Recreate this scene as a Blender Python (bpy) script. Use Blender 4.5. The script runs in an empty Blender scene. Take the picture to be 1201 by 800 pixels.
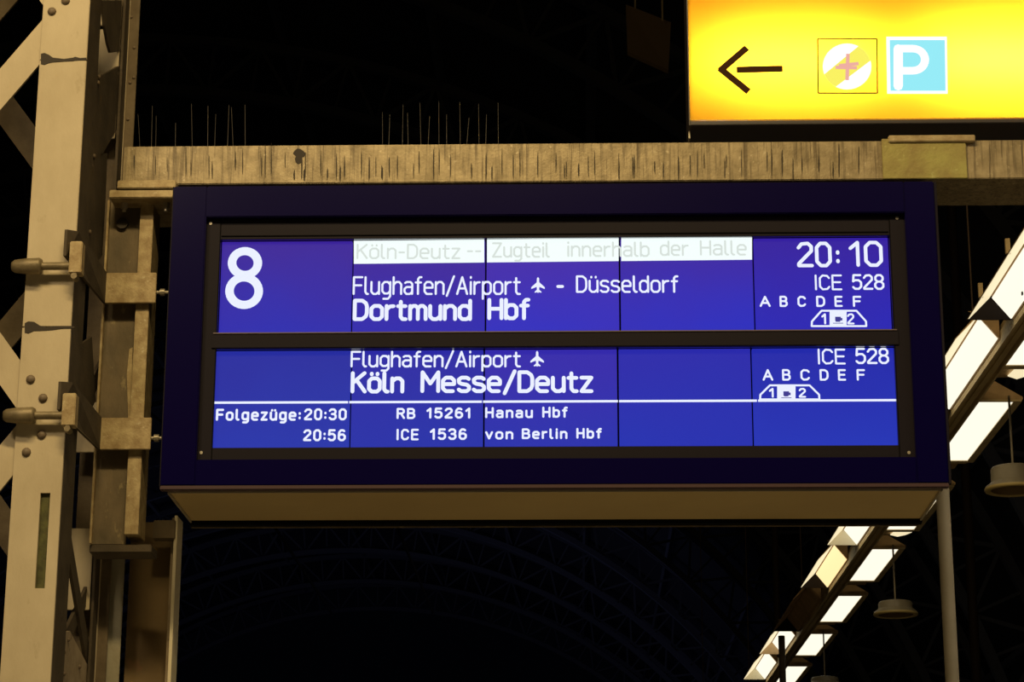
import bpy, bmesh, math, random
from mathutils import Vector, Matrix
random.seed(7)

# ------------------------------------------------------------------ camera
CX, CY, CZ = 0.08521, -8.08723, 1.6
PITCH, YAW, ROLL, FPX = 0.28405, -0.0286, 0.00289, 2735.05
sc = bpy.context.scene
col = sc.collection
FW = Vector((math.sin(YAW)*math.cos(PITCH), math.cos(YAW)*math.cos(PITCH), math.sin(PITCH)))
R0 = Vector((math.cos(YAW), -math.sin(YAW), 0)); U0 = R0.cross(FW)
RT = R0*math.cos(ROLL)+U0*math.sin(ROLL); UP = -R0*math.sin(ROLL)+U0*math.cos(ROLL)
cam = bpy.data.cameras.new('camera'); cam_o = bpy.data.objects.new('camera', cam); col.objects.link(cam_o)
cam.sensor_width = 36; cam.lens = FPX/1201*36; cam.clip_end = 400
m = Matrix((RT, UP, -FW)).transposed().to_4x4(); m.translation = (CX, CY, CZ)
cam_o.matrix_world = m
sc.camera = cam_o

# ------------------------------------------------------------------ world, lights, exposure
w = bpy.data.worlds.new('night'); sc.world = w; w.use_nodes = True
w.node_tree.nodes['Background'].inputs[0].default_value = (0.25, 0.32, 0.6, 1)
w.node_tree.nodes['Background'].inputs[1].default_value = 0.0012
sc.view_settings.view_transform = 'Standard'; sc.view_settings.look = 'None'
sc.view_settings.exposure = 0; sc.view_settings.gamma = 1; sc.view_settings.use_curve_mapping = False

def area(name, loc, target, sx, sy, power, colr):
    l = bpy.data.lights.new(name, 'AREA'); l.shape = 'RECTANGLE'; l.size = sx; l.size_y = sy
    l.energy = power; l.color = colr
    o = bpy.data.objects.new(name, l); col.objects.link(o); o.location = loc
    o.rotation_euler = (Vector(target)-Vector(loc)).to_track_quat('-Z', 'Y').to_euler()
    return o
area('platform_or_fill_light', (-3.6, -5.2, 7.6), (-0.8, 0, 3.8), 1.6, 0.4, 125, (1.0, 0.77, 0.46))
area('platform_or_fill_light', (3.0, -6.5, 8.6), (0.6, 0, 3.8), 1.6, 0.4, 30, (1.0, 0.76, 0.42))  # added warm fill from the right, no lamp known there
area('platform_or_fill_light', (3.25, -1.0, 5.4), (3.25, -1.0, 0), 0.25, 5.0, 45, (1.0, 0.85, 0.6))
area('platform_or_fill_light', (-0.6, -4.4, 7.9), (-0.3, -3.0, 0), 2.5, 0.4, 330, (1.0, 0.74, 0.34))  # added to light the floor, whose bounce lifts the board's underside
area('far_roof_fill', (-8, 95, 5), (-8, 120, 28), 10, 30, 300, (0.45, 0.5, 1.0))  # added pair of upward fills that make the dark roof faintly visible
area('far_roof_fill', (6, 50, 5), (8, 70, 30), 10, 30, 25, (0.95, 0.85, 0.7))

# ------------------------------------------------------------------ picture measurements -> places in the hall
def ray(x, y): return FW+RT*((x-600.5)/FPX)-UP*((y-400)/FPX)
CAM = Vector((CX, CY, CZ))
def PY(x, y, Y):
    r = ray(x, y); return CAM+r*((Y-CY)/r.y)
def PZ(x, y, z):
    r = ray(x, y); return CAM+r*((z-CZ)/r.z)
def PX(x, y, X):
    r = ray(x, y); return CAM+r*((X-CX)/r.x)

# ------------------------------------------------------------------ materials
def nodes(name):
    mt = bpy.data.materials.new(name); mt.use_nodes = True
    nt = mt.node_tree; return mt, nt, nt.nodes['Principled BSDF']
def mixrgb(nt, fac, a, b):
    n = nt.nodes.new('ShaderNodeMix'); n.data_type = 'RGBA'
    for i, v in ((0, fac), (6, a), (7, b)):
        if isinstance(v, tuple): n.inputs[i].default_value = (*v, 1)
        elif isinstance(v, float): n.inputs[i].default_value = v
        else: nt.links.new(v, n.inputs[i])
    return n.outputs[2]
def noise(nt, scale, sxyz=(1, 1, 1), detail=5, lo=0.4, hi=0.6, rough=0.6, offs=(0, 0, 0)):
    tc = nt.nodes.new('ShaderNodeTexCoord'); mp = nt.nodes.new('ShaderNodeMapping')
    mp.inputs['Scale'].default_value = sxyz; mp.inputs['Location'].default_value = offs
    nt.links.new(tc.outputs['Object'], mp.inputs[0])
    n = nt.nodes.new('ShaderNodeTexNoise'); n.inputs['Scale'].default_value = scale
    n.inputs['Detail'].default_value = detail; n.inputs['Roughness'].default_value = rough
    nt.links.new(mp.outputs[0], n.inputs['Vector'])
    r = nt.nodes.new('ShaderNodeMapRange'); r.inputs[1].default_value = lo; r.inputs[2].default_value = hi
    nt.links.new(n.outputs[0], r.inputs[0]); return r.outputs[0]
def worn(name, a, b, c=None, scale=6, rough=0.6, metal=0.0, sxyz=(1, 1, 1), streak=None, bump=0.15, lo=.35, hi=.65, clo=.62, chi=.72):
    mt, nt, p = nodes(name)
    o = mixrgb(nt, noise(nt, scale, sxyz, lo=lo, hi=hi), a, b)
    if c: o = mixrgb(nt, noise(nt, scale*2.7, sxyz, lo=clo, hi=chi, offs=(3, 1, 7)), o, c)
    if streak:
        o = mixrgb(nt, noise(nt, 1.0, (38, 38, 2.2), detail=3, lo=.53, hi=.70, offs=(1, 0, 5)), o, streak)
        o = mixrgb(nt, noise(nt, 1.0, (90, 90, 3.5), detail=2, lo=.55, hi=.70, offs=(4, 0, 2)), o, streak)
    nt.links.new(o, p.inputs['Base Color'])
    p.inputs['Roughness'].default_value = rough; p.inputs['Metallic'].default_value = metal
    if bump:
        bn = nt.nodes.new('ShaderNodeBump'); bn.inputs['Strength'].default_value = bump; bn.inputs['Distance'].default_value = .01
        nt.links.new(noise(nt, scale*6, sxyz, lo=0., hi=1.), bn.inputs['Height']); nt.links.new(bn.outputs[0], p.inputs['Normal'])
    return mt
def plain(name, c, rough=.5, metal=0.0, spec=.5):
    mt, nt, p = nodes(name); p.inputs['Base Color'].default_value = (*c, 1)
    p.inputs['Roughness'].default_value = rough; p.inputs['Metallic'].default_value = metal
    p.inputs['Specular IOR Level'].default_value = spec
    return mt
def glow(name, c, s=1.0, c2=None, z0=0, z1=1, base=(.004, .004, .004)):
    """a surface that gives off light; c2: the backlight's colour at the bottom edge of the module"""
    mt, nt, p = nodes(name); p.inputs['Base Color'].default_value = (*base, 1)
    p.inputs['Roughness'].default_value = .5; p.inputs['Specular IOR Level'].default_value = .1
    p.inputs['Emission Strength'].default_value = s
    if c2:
        tc = nt.nodes.new('ShaderNodeTexCoord'); sp = nt.nodes.new('ShaderNodeSeparateXYZ')
        nt.links.new(tc.outputs['Generated'], sp.inputs[0])
        n = noise(nt, 2.2, lo=.3, hi=.7, detail=2)
        ad = nt.nodes.new('ShaderNodeMath'); ad.operation = 'MULTIPLY_ADD'; ad.inputs[1].default_value = .3; 
        nt.links.new(n, ad.inputs[0]); nt.links.new(sp.outputs[2], ad.inputs[2])
        o = mixrgb(nt, ad.outputs[0], c2, c)
        nt.links.new(o, p.inputs['Emission Color'])
    else: p.inputs['Emission Color'].default_value = (*c, 1)
    return mt
M = {}
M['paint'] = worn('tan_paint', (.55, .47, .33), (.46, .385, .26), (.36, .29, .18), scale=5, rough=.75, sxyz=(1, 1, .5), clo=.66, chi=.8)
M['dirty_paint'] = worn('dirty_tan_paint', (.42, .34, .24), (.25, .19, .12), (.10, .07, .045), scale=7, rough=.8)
M['shaded_paint'] = worn('dark_shaded_paint', (.085, .064, .040), (.05, .037, .022), (.03, .022, .014), scale=8, rough=.8)  # shade of the column's side faces put into a darker paint
M['rear_shade_paint'] = worn('brown_shaded_paint', (.17, .13, .08), (.11, .08, .045), scale=9, rough=.8)  # dimness of the rear chord and lacing put into a browner paint
M['rivet'] = worn('grimy_rivet', (.20, .15, .10), (.10, .07, .045), scale=30, rough=.6)
M['moss'] = worn('mossy_rust', (.10, .10, .035), (.05, .05, .02), (.12, .08, .04), scale=30, rough=.95)
M['galv'] = worn('galvanised_steel', (.38, .305, .18), (.22, .17, .09), (.50, .42, .28), scale=16, rough=.5, metal=.25, streak=(.11, .08, .04))
M['galv_sign_glow'] = worn('sign_glow_plate', (.36, .33, .10), (.27, .21, .07), (.46, .45, .17), scale=9, rough=.45, metal=.25)  # yellow-green glow of the lit sign put into the plate's colour
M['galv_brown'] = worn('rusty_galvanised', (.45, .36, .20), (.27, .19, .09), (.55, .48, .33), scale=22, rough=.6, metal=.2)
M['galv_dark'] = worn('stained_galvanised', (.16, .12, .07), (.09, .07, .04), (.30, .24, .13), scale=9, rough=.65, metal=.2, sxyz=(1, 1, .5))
M['galv_clean'] = worn('pale_galvanised', (.38, .36, .28), (.32, .29, .21), scale=8, rough=.5, metal=.2)
M['stain'] = plain('tar_stain', (.025, .016, .008), .7)
M['navy'] = plain('navy_gloss_paint', (.0030, .0012, .040), .2, 0, .2)
M['navy_side'] = plain('navy_edge', (.012, .010, .03), .35)
M['bezel'] = plain('dark_brown_anodised_frame', (.009, .0065, .0120), .6, 0, .15)
M['black'] = plain('black_gap', (.003, .003, .003), .9, 0, .1)
M['tray'] = worn('beige_underside_sheet', (.56, .42, .19), (.49, .36, .16), scale=1.4, rough=.5, bump=.02)
M['steel'] = plain('zinc_steel', (.5, .45, .36), .4, .6)
M['wire'] = plain('dull_wire', (.10, .09, .08), .6, .3)
M['coupling'] = worn('dirty_coupling', (.24, .19, .11), (.14, .11, .06), scale=20, rough=.5, metal=.3)
M['rail'] = worn('brown_rail', (.62, .48, .24), (.45, .34, .16), scale=5, rough=.6, sxyz=(1, .3, 1))
M['rail_light'] = worn('tan_rail', (.75, .6, .33), (.6, .45, .23), scale=5, rough=.6)
M['fixture'] = worn('fixture_housing', (.60, .40, .20), (.42, .28, .13), scale=6, rough=.6)
M['fixture_dark'] = plain('fixture_dark', (.012, .008, .006), .8, 0, .1)
M['reflector'] = plain('cream_reflector', (.8, .72, .5), .5)
M['speaker'] = worn('grey_beige_enamel', (.30, .25, .16), (.23, .19, .12), scale=6, rough=.5)
M['speaker_in'] = plain('yellowed_speaker_mouth', (.16, .10, .03), .6)
M['speaker_rim'] = plain('yellowed_rim', (.55, .42, .16), .5)
M['mast'] = plain('dark_brown_mast', (.10, .065, .04), .7)
M['pole'] = worn('grey_pole_paint', (.62, .55, .42), (.52, .46, .34), scale=4, rough=.5)
M['roof'] = plain('dark_roof_steel', (.10, .10, .11), .7)
M['roof_skin'] = plain('sooty_roof_skin', (.035, .033, .035), .9)
M['floor'] = worn('platform_paving', (.45, .43, .39), (.36, .34, .30), scale=3, rough=.8)
M['sign_case'] = plain('dark_sign_case', (.035, .028, .03), .4)
M['sign_in'] = plain('white_case_lining', (.85, .85, .85), .6)
M['ink'] = plain('dark_brown_print', (.05, .018, .004), .6, 0, .1)
M['ink_line'] = plain('olive_print', (.16, .10, .01), .6, 0, .1)
M['text'] = glow('lcd_white', (.78, .82, 1.0), 1.1)
M['strip'] = glow('lcd_inverse_white', (.86, .95, .93), 1.1)
M['strip_text'] = glow('lcd_faint_grey', (.70, .77, .73), 1.0)
M['lcd_ink'] = glow('lcd_blue_ink', (.05, .045, .28), 1.0)
M['lamp'] = glow('lamp_white', (1, .94, .77), 1.1)
M['reflector_glow'] = glow('cream_reflector_glow', (1, .84, .52), .95)  # cream glow put into reflector surfaces that are no lamps themselves
M['lamp_warm'] = glow('lamp_warm', (1, .74, .36), 1.25)
M['p_white'] = glow('sign_white', (1, 1, 1), 1.1)
M['p_blue'] = glow('sign_pale_blue', (.30, .83, .93), 1.0)
M['p_cross'] = glow('sign_pink_red', (.85, .42, .36), 1.0)
M['p_yellow'] = glow('sign_pale_yellow', (.95, .88, .12), 1.0)
# architectural glass for the board's front pane
mt, nt, p = nodes('clear_glass'); nt.nodes.remove(p)
tr = nt.nodes.new('ShaderNodeBsdfTransparent'); gl = nt.nodes.new('ShaderNodeBsdfGlossy'); gl.inputs['Roughness'].default_value = .03
mx = nt.nodes.new('ShaderNodeMixShader'); fr = nt.nodes.new('ShaderNodeFresnel'); fr.inputs[0].default_value = 1.3
nt.links.new(fr.outputs[0], mx.inputs[0]); nt.links.new(tr.outputs[0], mx.inputs[1]); nt.links.new(gl.outputs[0], mx.inputs[2])
nt.links.new(mx.outputs[0], nt.nodes['Material Output'].inputs[0]); M['glass'] = mt
# backlit yellow acrylic: lets the lamps inside the case through
mt, nt, p = nodes('yellow_acrylic'); nt.nodes.remove(p)
tl = nt.nodes.new('ShaderNodeBsdfTranslucent'); tl.inputs[0].default_value = (1, .49, .018, 1)
nt.links.new(tl.outputs[0], nt.nodes['Material Output'].inputs[0]); M['acrylic'] = mt

# ------------------------------------------------------------------ builders
ORIG = {}
def tag(o, label=None, cat=None, group=None, kind=None):
    if label: o['label'] = label
    if cat: o['category'] = cat
    if group: o['group'] = group
    if kind: o['kind'] = kind
    return o
def empty(name, loc, label=None, cat=None, group=None, kind=None, rz=0):
    o = bpy.data.objects.new(name, None); col.objects.link(o); o.location = loc; o.rotation_euler = (0, 0, rz)
    o.empty_display_size = .1
    ORIG[o.name] = Vector(loc) if rz == 0 else Vector((0, 0, 0))
    return tag(o, label, cat, group, kind)
class MB:
    """collects shapes (world coordinates) into one mesh"""
    def __init__(s): s.v = []; s.f = []; s.smooth = set()
    def add(s, vs, fs, smooth=False):
        b = len(s.v); s.v += [tuple(v) for v in vs]
        for f in fs:
            if smooth: s.smooth.add(len(s.f))
            s.f.append(tuple(b+i for i in f))
        return s
    def box(s, x0, x1, y0, y1, z0, z1, bev=0):
        x0, x1 = min(x0, x1), max(x0, x1); y0, y1 = min(y0, y1), max(y0, y1); z0, z1 = min(z0, z1), max(z0, z1)
        if bev:
            bm = bmesh.new(); bmesh.ops.create_cube(bm, size=1)
            for v in bm.verts: v.co = ((x0+x1)/2+v.co.x*(x1-x0), (y0+y1)/2+v.co.y*(y1-y0), (z0+z1)/2+v.co.z*(z1-z0))
            bmesh.ops.bevel(bm, geom=bm.edges[:], offset=min(bev, .45*min(x1-x0, y1-y0, z1-z0)), segments=2, affect='EDGES')
            bm.verts.index_update()
            s.add([v.co[:] for v in bm.verts], [[v.index for v in f.verts] for f in bm.faces]); bm.free(); return s
        return s.add([(x, y, z) for x in (x0, x1) for y in (y0, y1) for z in (z0, z1)],
                     [(0, 1, 3, 2), (4, 6, 7, 5), (0, 4, 5, 1), (2, 3, 7, 6), (0, 2, 6, 4), (1, 5, 7, 3)])
    def bar(s, a, b, wid, thk, nrm):
        """flat bar from a to b; wid in the plane, thk along nrm"""
        a, b, nrm = Vector(a), Vector(b), Vector(nrm).normalized(); d = (b-a).normalized(); q = d.cross(nrm).normalized()*wid/2; n = nrm*thk/2
        v = [p+sq*q+sn*n for p in (a, b) for sq in (-1, 1) for sn in (-1, 1)]
        return s.add(v, [(0, 1, 3, 2), (4, 6, 7, 5), (0, 4, 5, 1), (2, 3, 7, 6), (0, 2, 6, 4), (1, 5, 7, 3)])
    def tube(s, a, b, r, n=12, r2=None, cap=True):
        a, b = Vector(a), Vector(b); d = (b-a).normalized(); r2 = r if r2 is None else r2
        q = d.orthogonal().normalized(); u = d.cross(q)
        v = [p+(q*math.cos(t*2*math.pi/n)+u*math.sin(t*2*math.pi/n))*rr for p, rr in ((a, r), (b, r2)) for t in range(n)]
        s.add(v, [(i, (i+1) % n, n+(i+1) % n, n+i) for i in range(n)], True)
        if cap: s.add(v, [tuple(range(n))[::-1], tuple(range(n, 2*n))])
        return s
    def lathe(s, c, prof, n=32):
        """profile [(r, z)] turned about a vertical axis through c"""
        c = Vector(c); v = [(c.x+r*math.cos(t*2*math.pi/n), c.y+r*math.sin(t*2*math.pi/n), c.z+z) for r, z in prof for t in range(n)]
        return s.add(v, [(k*n+i, k*n+(i+1) % n, (k+1)*n+(i+1) % n, (k+1)*n+i) for k in range(len(prof)-1) for i in range(n)], True)
    def prism(s, pts, off):
        """polygon pts extruded by vector off"""
        n = len(pts); off = Vector(off); v = [Vector(p) for p in pts]+[Vector(p)+off for p in pts]
        return s.add(v, [tuple(range(n)), tuple(range(2*n-1, n-1, -1))]+[(i, i+n, (i+1) % n+n, (i+1) % n) for i in range(n)])
    def build(s, name, mat, parent=None, label=None, **kw):
        me = bpy.data.meshes.new(name); o0 = ORIG.get(parent.name, Vector()) if parent else Vector()
        base = Vector()
        if parent is None:
            xs, ys, zs = zip(*s.v); base = Vector(((min(xs)+max(xs))/2, (min(ys)+max(ys))/2, min(zs))); o0 = base
        me.from_pydata([Vector(v)-o0 for v in s.v], [], s.f)
        if s.smooth: me.polygons.foreach_set('use_smooth', [i in s.smooth for i in range(len(s.f))])
        bm = bmesh.new(); bm.from_mesh(me); bmesh.ops.recalc_face_normals(bm, faces=bm.faces[:]); bm.to_mesh(me); bm.free()
        me.materials.append(mat if not isinstance(mat, str) else M[mat])
        o = bpy.data.objects.new(name, me); col.objects.link(o); o.parent = parent
        if parent is None: o.location = base
        ORIG[o.name] = o0
        return tag(o, label, **kw)

# ================================================================== the setting
B = CZ+1.81888          # height of the board's lower edge
MB().box(-9, 9, -14, 60, -.3, 0).build('floor', 'floor', None, kind='structure')
# barrel roof: far crest seen at pixel (443, 685)
RAD = 26.0; q = PZ(443, 686, CZ+26); YEND = q.y; X0 = q.x; ZC = 1.6
def arcp(a, r, Y): return Vector((X0+r*math.sin(a), Y, ZC+r*math.cos(a)))
NA = 36; AM = math.radians(88)
sk = MB()
an = [-AM+2*AM*i/NA for i in range(NA+1)]
for i in range(NA):
    sk.add([arcp(an[i], RAD+.6, 8), arcp(an[i+1], RAD+.6, 8), arcp(an[i+1], RAD+.6, YEND+4), arcp(an[i], RAD+.6, YEND+4)], [(0, 1, 2, 3)])
    sk.add([arcp(an[i], RAD+.9, 8), arcp(an[i+1], RAD+.9, 8), arcp(an[i+1], RAD+.9, YEND+4), arcp(an[i], RAD+.9, YEND+4)], [(3, 2, 1, 0)])
ceiling = sk.build('ceiling', 'roof_skin', None, kind='structure')
def rib_mesh(Y):
    b = MB(); n = 64; aa = [-AM+2*AM*i/n for i in range(n+1)]
    for i in range(n):
        for r in (RAD, RAD-1.5):
            p, qq = arcp(aa[i], r, Y), arcp(aa[i+1], r, Y); nn = (arcp(aa[i], r+1, Y)-p)
            b.bar(p, qq, .30, .24, nn)
        p, qq = (arcp(aa[i], RAD, Y), arcp(aa[i+1], RAD-1.5, Y)) if i % 2 else (arcp(aa[i], RAD-1.5, Y), arcp(aa[i+1], RAD, Y))
        b.bar(p, qq, .10, .10, (0, 1, 0)); b.bar(arcp(aa[i], RAD, Y), arcp(aa[i], RAD-1.5, Y), .08, .08, (0, 1, 0))
    return b
rib = rib_mesh(YEND).build('roof_arch', 'roof', ceiling)
Y = YEND
while Y > 34:
    Y -= 9.3
    r = rib.copy(); col.objects.link(r); r.parent = ceiling; r.location = (0, Y-YEND, 0)
for i in range(4, NA-3, 2):
    a = an[i]; b = MB(); b.bar(arcp(a, RAD+.1, 12), arcp(a, RAD+.1, YEND), .14, .3, arcp(a, 1, 0)-arcp(a, 0, 0))
    b.build('purlin', 'roof', ceiling)

# ================================================================== crossbeam
Y0 = .10
zt = PY(600, 168.5, Y0).z; zb = PY(1150, 209.5, Y0).z; xl = PY(145, 190, Y0).x; xr = 3.4
beam = empty('crossbeam', (xl, Y0, zb), 'long galvanised steel crossbeam with dark vertical streaks above the departure board', 'beam')
bd = MB(); D2 = .30; T = .014
bd.box(xl, xr, Y0, Y0+T, zb, zt, .003); bd.box(xl, xr, Y0+D2-T, Y0+D2, zb, zt, .003)
bd.box(xl, xr, Y0+T, Y0+D2-T, zb, zb+T); bd.box(xl, xr, Y0+T, Y0+D2-T, zt-T, zt)
hs = bd.build('hollow_section', 'galv', beam)
a = PY(1034, 165, Y0-.012); c = PY(1135, 209, Y0-.012)
MB().box(a.x, c.x, Y0-.012, Y0-.0005, zb-.002, zt+.004, .002).build('splice_plate', 'galv_sign_glow', beam, 'smooth galvanised splice plate coloured by the yellow sign glow')
a = PY(1042, 158.5, Y0-.022); c = PY(1144, 165.5, Y0-.022)
MB().box(a.x, c.x, Y0-.022, Y0+.25, c.z, a.z, .003).build('clamp_plate', 'galv_brown', beam)
# tar stain and drips
for si, (sx, sy, w_, h_) in enumerate(((351, 180, 7, 12), (350, 186, 4, 12), (354, 196, 1.8, 26), (357, 206, 2.2, 14), (399, 203, 1.8, 16), (384, 204, 1.6, 12), (345, 205, 2, 10), (433, 197, 1.6, 26), (424, 194, 1.4, 30), (448, 203, 2.6, 16), (404, 196, 1.5, 26), (570, 196, 1.4, 30), (577, 203, 1.4, 16), (652, 192, 1.3, 22), (726, 200, 1.5, 22), (318, 188, 1.3, 40), (311, 192, 1.2, 36), (218, 192, 1.3, 30), (245, 194, 1.1, 26), (466, 196, 1.2, 26), (485, 200, 1.3, 18), (515, 190, 1.2, 30), (602, 196, 1.3, 26), (662, 200, 1.3, 16), (690, 196, 1.1, 24), (742, 196, 1.1, 26), (778, 200, 1.4, 22), (818, 194, 1.2, 30), (850, 198, 1.2, 22), (905, 192, 1.2, 28), (930, 198, 1.1, 26), (984, 188, 1.5, 34))+tuple((160+k*21.7+random.uniform(-8, 8), random.uniform(188, 200), random.uniform(.8, 1.5), random.uniform(14, 30)) for k in range(40))):
    if w_ < 3: w_ *= .55; h_ = min(h_*1.2, 42)
    pts = []
    n = 10
    for k in range(n):
        t = k*2*math.pi/n; j = .75+.4*random.random()
        pts.append(PY(sx+w_*j*math.cos(t), sy+h_/2*j*math.sin(t), Y0-.0012-si*.00004))
    mb = MB(); mb.prism(pts, (0, .0010, 0)); mb.build('tar_stain', 'stain', hs)

# bird spikes on the beam
def spikes(xs, yt, x0, x1, label):
    a = PY(x0, 168, Y0+.07); c = PY(x1, 168, Y0+.07)
    r = empty('bird_spike_strip', ((a.x+c.x)/2, Y0+.07, zt), label, 'bird spikes')
    MB().box(a.x, c.x, Y0+.05, Y0+.09, zt+.0005, zt+.006, .001).build('base_strip', 'wire', r)
    for i, (x, y) in enumerate(zip(xs, yt)):
        b = PY(x, 168, Y0+.07); t = PY(x+random.uniform(-2, 3), y, Y0+.07)
        dy = (.02 if i % 2 else -.02)
        MB().tube((b.x, b.y, zt+.002), (t.x, t.y+dy, t.z), .0011, 6, .0007).build('spike', 'wire', r)
spikes([165, 178, 183, 206, 226, 244, 252, 267, 274, 288], [136, 122, 138, 142, 124, 122, 136, 121, 128, 121], 160, 292, 'thin wire bird spikes on the left end of the crossbeam')
spikes([449, 456, 472, 479, 494, 502, 515, 524, 540, 547, 562, 569.6, 584.6], [134, 132, 125, 130, 123, 134, 121, 132, 122, 136, 124, 132, 123], 445, 590, 'thin wire bird spikes midway along the crossbeam')

# ================================================================== departure board
F = 'FACE'
board = empty('departure_board', (0, 0, B), 'wide navy blue train departure board with lit blue displays showing platform 8', 'departure board')
W2 = 1.4; H = 1.14622; DB = .545
ox0, ox1, oz0, oz1 = -1.27459, 1.28908, B+.10753, B+1.02556
# housing: back, sides, top (navy sheet)
h = MB(); t = .012
h.box(-W2, W2, DB-t, DB, B+.02, B+H, .002); h.box(-W2, -W2+t, .03, DB-t, B+.02, B+H); h.box(W2-t, W2, .03, DB-t, B+.02, B+H)
h.box(-W2+t, W2-t, .03, DB-t, B+H-t, B+H)
h.build('housing', 'navy_side', board)
f = MB()
f.box(-W2, ox0, 0, .03, B+.012, B+H, .004); f.box(ox1, W2, 0, .03, B+.012, B+H, .004)
f.box(ox0, ox1, 0, .03, oz1, B+H, .003); f.box(ox0, ox1, 0, .03, B+.012, oz0, .003)
f.build('front_frame', 'navy', board)
MB().box(W2, W2+.010, .004, .03, B+.01, B+H, .002).build('edge_trim', 'bezel', board); MB().box(-W2-.004, -W2, .004, .03, B+.01, B+H, .001).build('edge_trim', 'bezel', board)
MB().box(-W2, W2, -.004, .028, B-.004, B+.012, .003).build('bottom_lip', plain('aubergine_lip', (.07, .04, .045), .35), board)
# underside tray
tr = MB(); tr.box(-W2+.022, W2-.022, .03, DB-.012, B-.003, B+.006, .002)
tr.build('underside_tray', 'tray', board, 'beige sheet metal underside')
tl = MB(); tl.box(-W2+.022, -W2+.03, .03, DB-.012, B-.012, B-.003, .002); tl.box(W2-.03, W2-.022, .03, DB-.012, B-.012, B-.003, .002)
tl.box(-W2+.03, W2-.03, .03, .036, B-.008, B-.003); tl.build('tray_rim', 'steel', board)
rb = MB(); rb.box(-W2+.02, W2-.02, DB-.008, DB+.03, B-.018, B+.01); rb.build('rear_rail', 'black', board)
MB().box(-W2+.02, W2-.03, DB+.03, DB+.04, B-.022, B-.016).build('rear_edge', 'galv_dark', board)
# splayed inner frame down to the glass
YR = .05
r1x0, r1x1, r1z0, r1z1 = -1.22003, 1.22932, B+.58925, B+.9468
r2x0, r2x1, r2z0, r2z1 = -1.22557, 1.23265, B+.15935, B+.52621
fr = MB()
fr.box(ox0, r1x0-.004, .028, YR+.01, oz0, oz1); fr.box(r1x1+.004, ox1, .028, YR+.01, oz0, oz1)
fr.box(r1x0-.004, r1x1+.004, .03, YR+.01, r1z1+.002, oz1); fr.box(r1x0-.004, r1x1+.004, .03, YR+.01, oz0, r2z0-.002)
fr.build('inner_frame', 'bezel', board)
# seam between side and top pieces of the inner frame
sm = MB()
for X in (r1x0-.006, r1x1+.004): sm.box(X, X+.003, .0265, .0285, oz0, oz1)
sm.box(ox0, ox1, .0262, .0282, oz1-.004, oz1); sm.box(r1x0, r1x1, .0265, .031, r1z1+.012, r1z1+.015)
sm.build('frame_seam', 'black', board)
db = MB(); db.box(r1x0-.02, r1x1+.02, .022, YR+.008, r2z1+.002, r1z0-.002, .002); db.build('divider_bar', 'bezel', board)
MB().box(r1x0-.015, r1x1+.015, .018, .024, r1z0-.008, r1z0-.003, .001).build('divider_ridge', plain('worn_ridge', (.16, .12, .13), .35), board)
for px_, py_ in ((1066, 531), (236, 531), (1052, 256), (247, 262)):
    c = PY(px_, py_, .028); MB().tube((c.x, .030, c.z), (c.x, .026, c.z), .006, 10).build('screw', 'steel', board)
MB().box(-W2+.05, W2-.05, YR+.045, DB-.03, oz0-.02, oz1+.02).build('display_case', 'black', board)
# lcd modules
bounds = [413, 569.5, 727, 884.5]
top_c = [((.055, .022, .33), (.028, .032, .42)), ((.060, .022, .34), (.030, .028, .42)), ((.075, .028, .40), (.035, .034, .50)), ((.060, .024, .37), (.028, .034, .50)), ((.045, .018, .36), (.028, .026, .45))]
bot_c = [((.026, .034, .36), (.026, .050, .40)), ((.032, .030, .38), (.024, .040, .38)), ((.045, .030, .42), (.026, .040, .40)), ((.030, .030, .42), (.022, .040, .42)), ((.022, .030, .42), (.024, .050, .46))]
cells = []; PANELS = []
for row, (x0, x1, z0, z1, yy, cc) in enumerate(((r1x0, r1x1, r1z0, r1z1, 340, top_c), (r2x0, r2x1, r2z0, r2z1, 470, bot_c))):
    xs = [x0]+[PY(b-(2 if row else 0), yy, YR).x for b in bounds]+[x1]
    for i in range(5):
        g = .0035
        mb = MB().box(xs[i]+(g if i else 0), xs[i+1]-(g if i < 4 else 0), YR, YR+.03, z0+.002, z1-.002)
        pan = mb.build('lcd_panel', glow('lcd_blue', tuple(v*k_ for v, k_ in zip(cc[i][0], (.80, .80, 1))), 1.0, tuple(v*k_ for v, k_ in zip(cc[i][1], (.78, .82, 1.08)))), board)
        PANELS.append((xs[i], xs[i+1], z0, pan))
    cells.append(xs)
MB().box(ox0+.01, ox1-.01, YR+.03, YR+.045, oz0+.01, oz1-.01).build('backing', 'black', board)
MB().box(r1x0-.003, r1x1+.003, YR-.014, YR-.010, r1z0, r1z1).build('glass_pane', 'glass', board, 'clear glass pane over the upper display row')
MB().box(r1x0-.003, r1x1+.003, YR-.014, YR-.010, r2z0, r2z1).build('glass_pane', 'glass', board, 'clear glass pane over the lower display row')

def panel_of(x, z):
    zs = sorted({p_[2] for p_ in PANELS}); row = zs[1] if z > zs[1] else zs[0]
    return min((p_ for p_ in PANELS if p_[2] == row), key=lambda p_: abs((p_[0]+p_[1])/2-x))[3]
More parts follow.
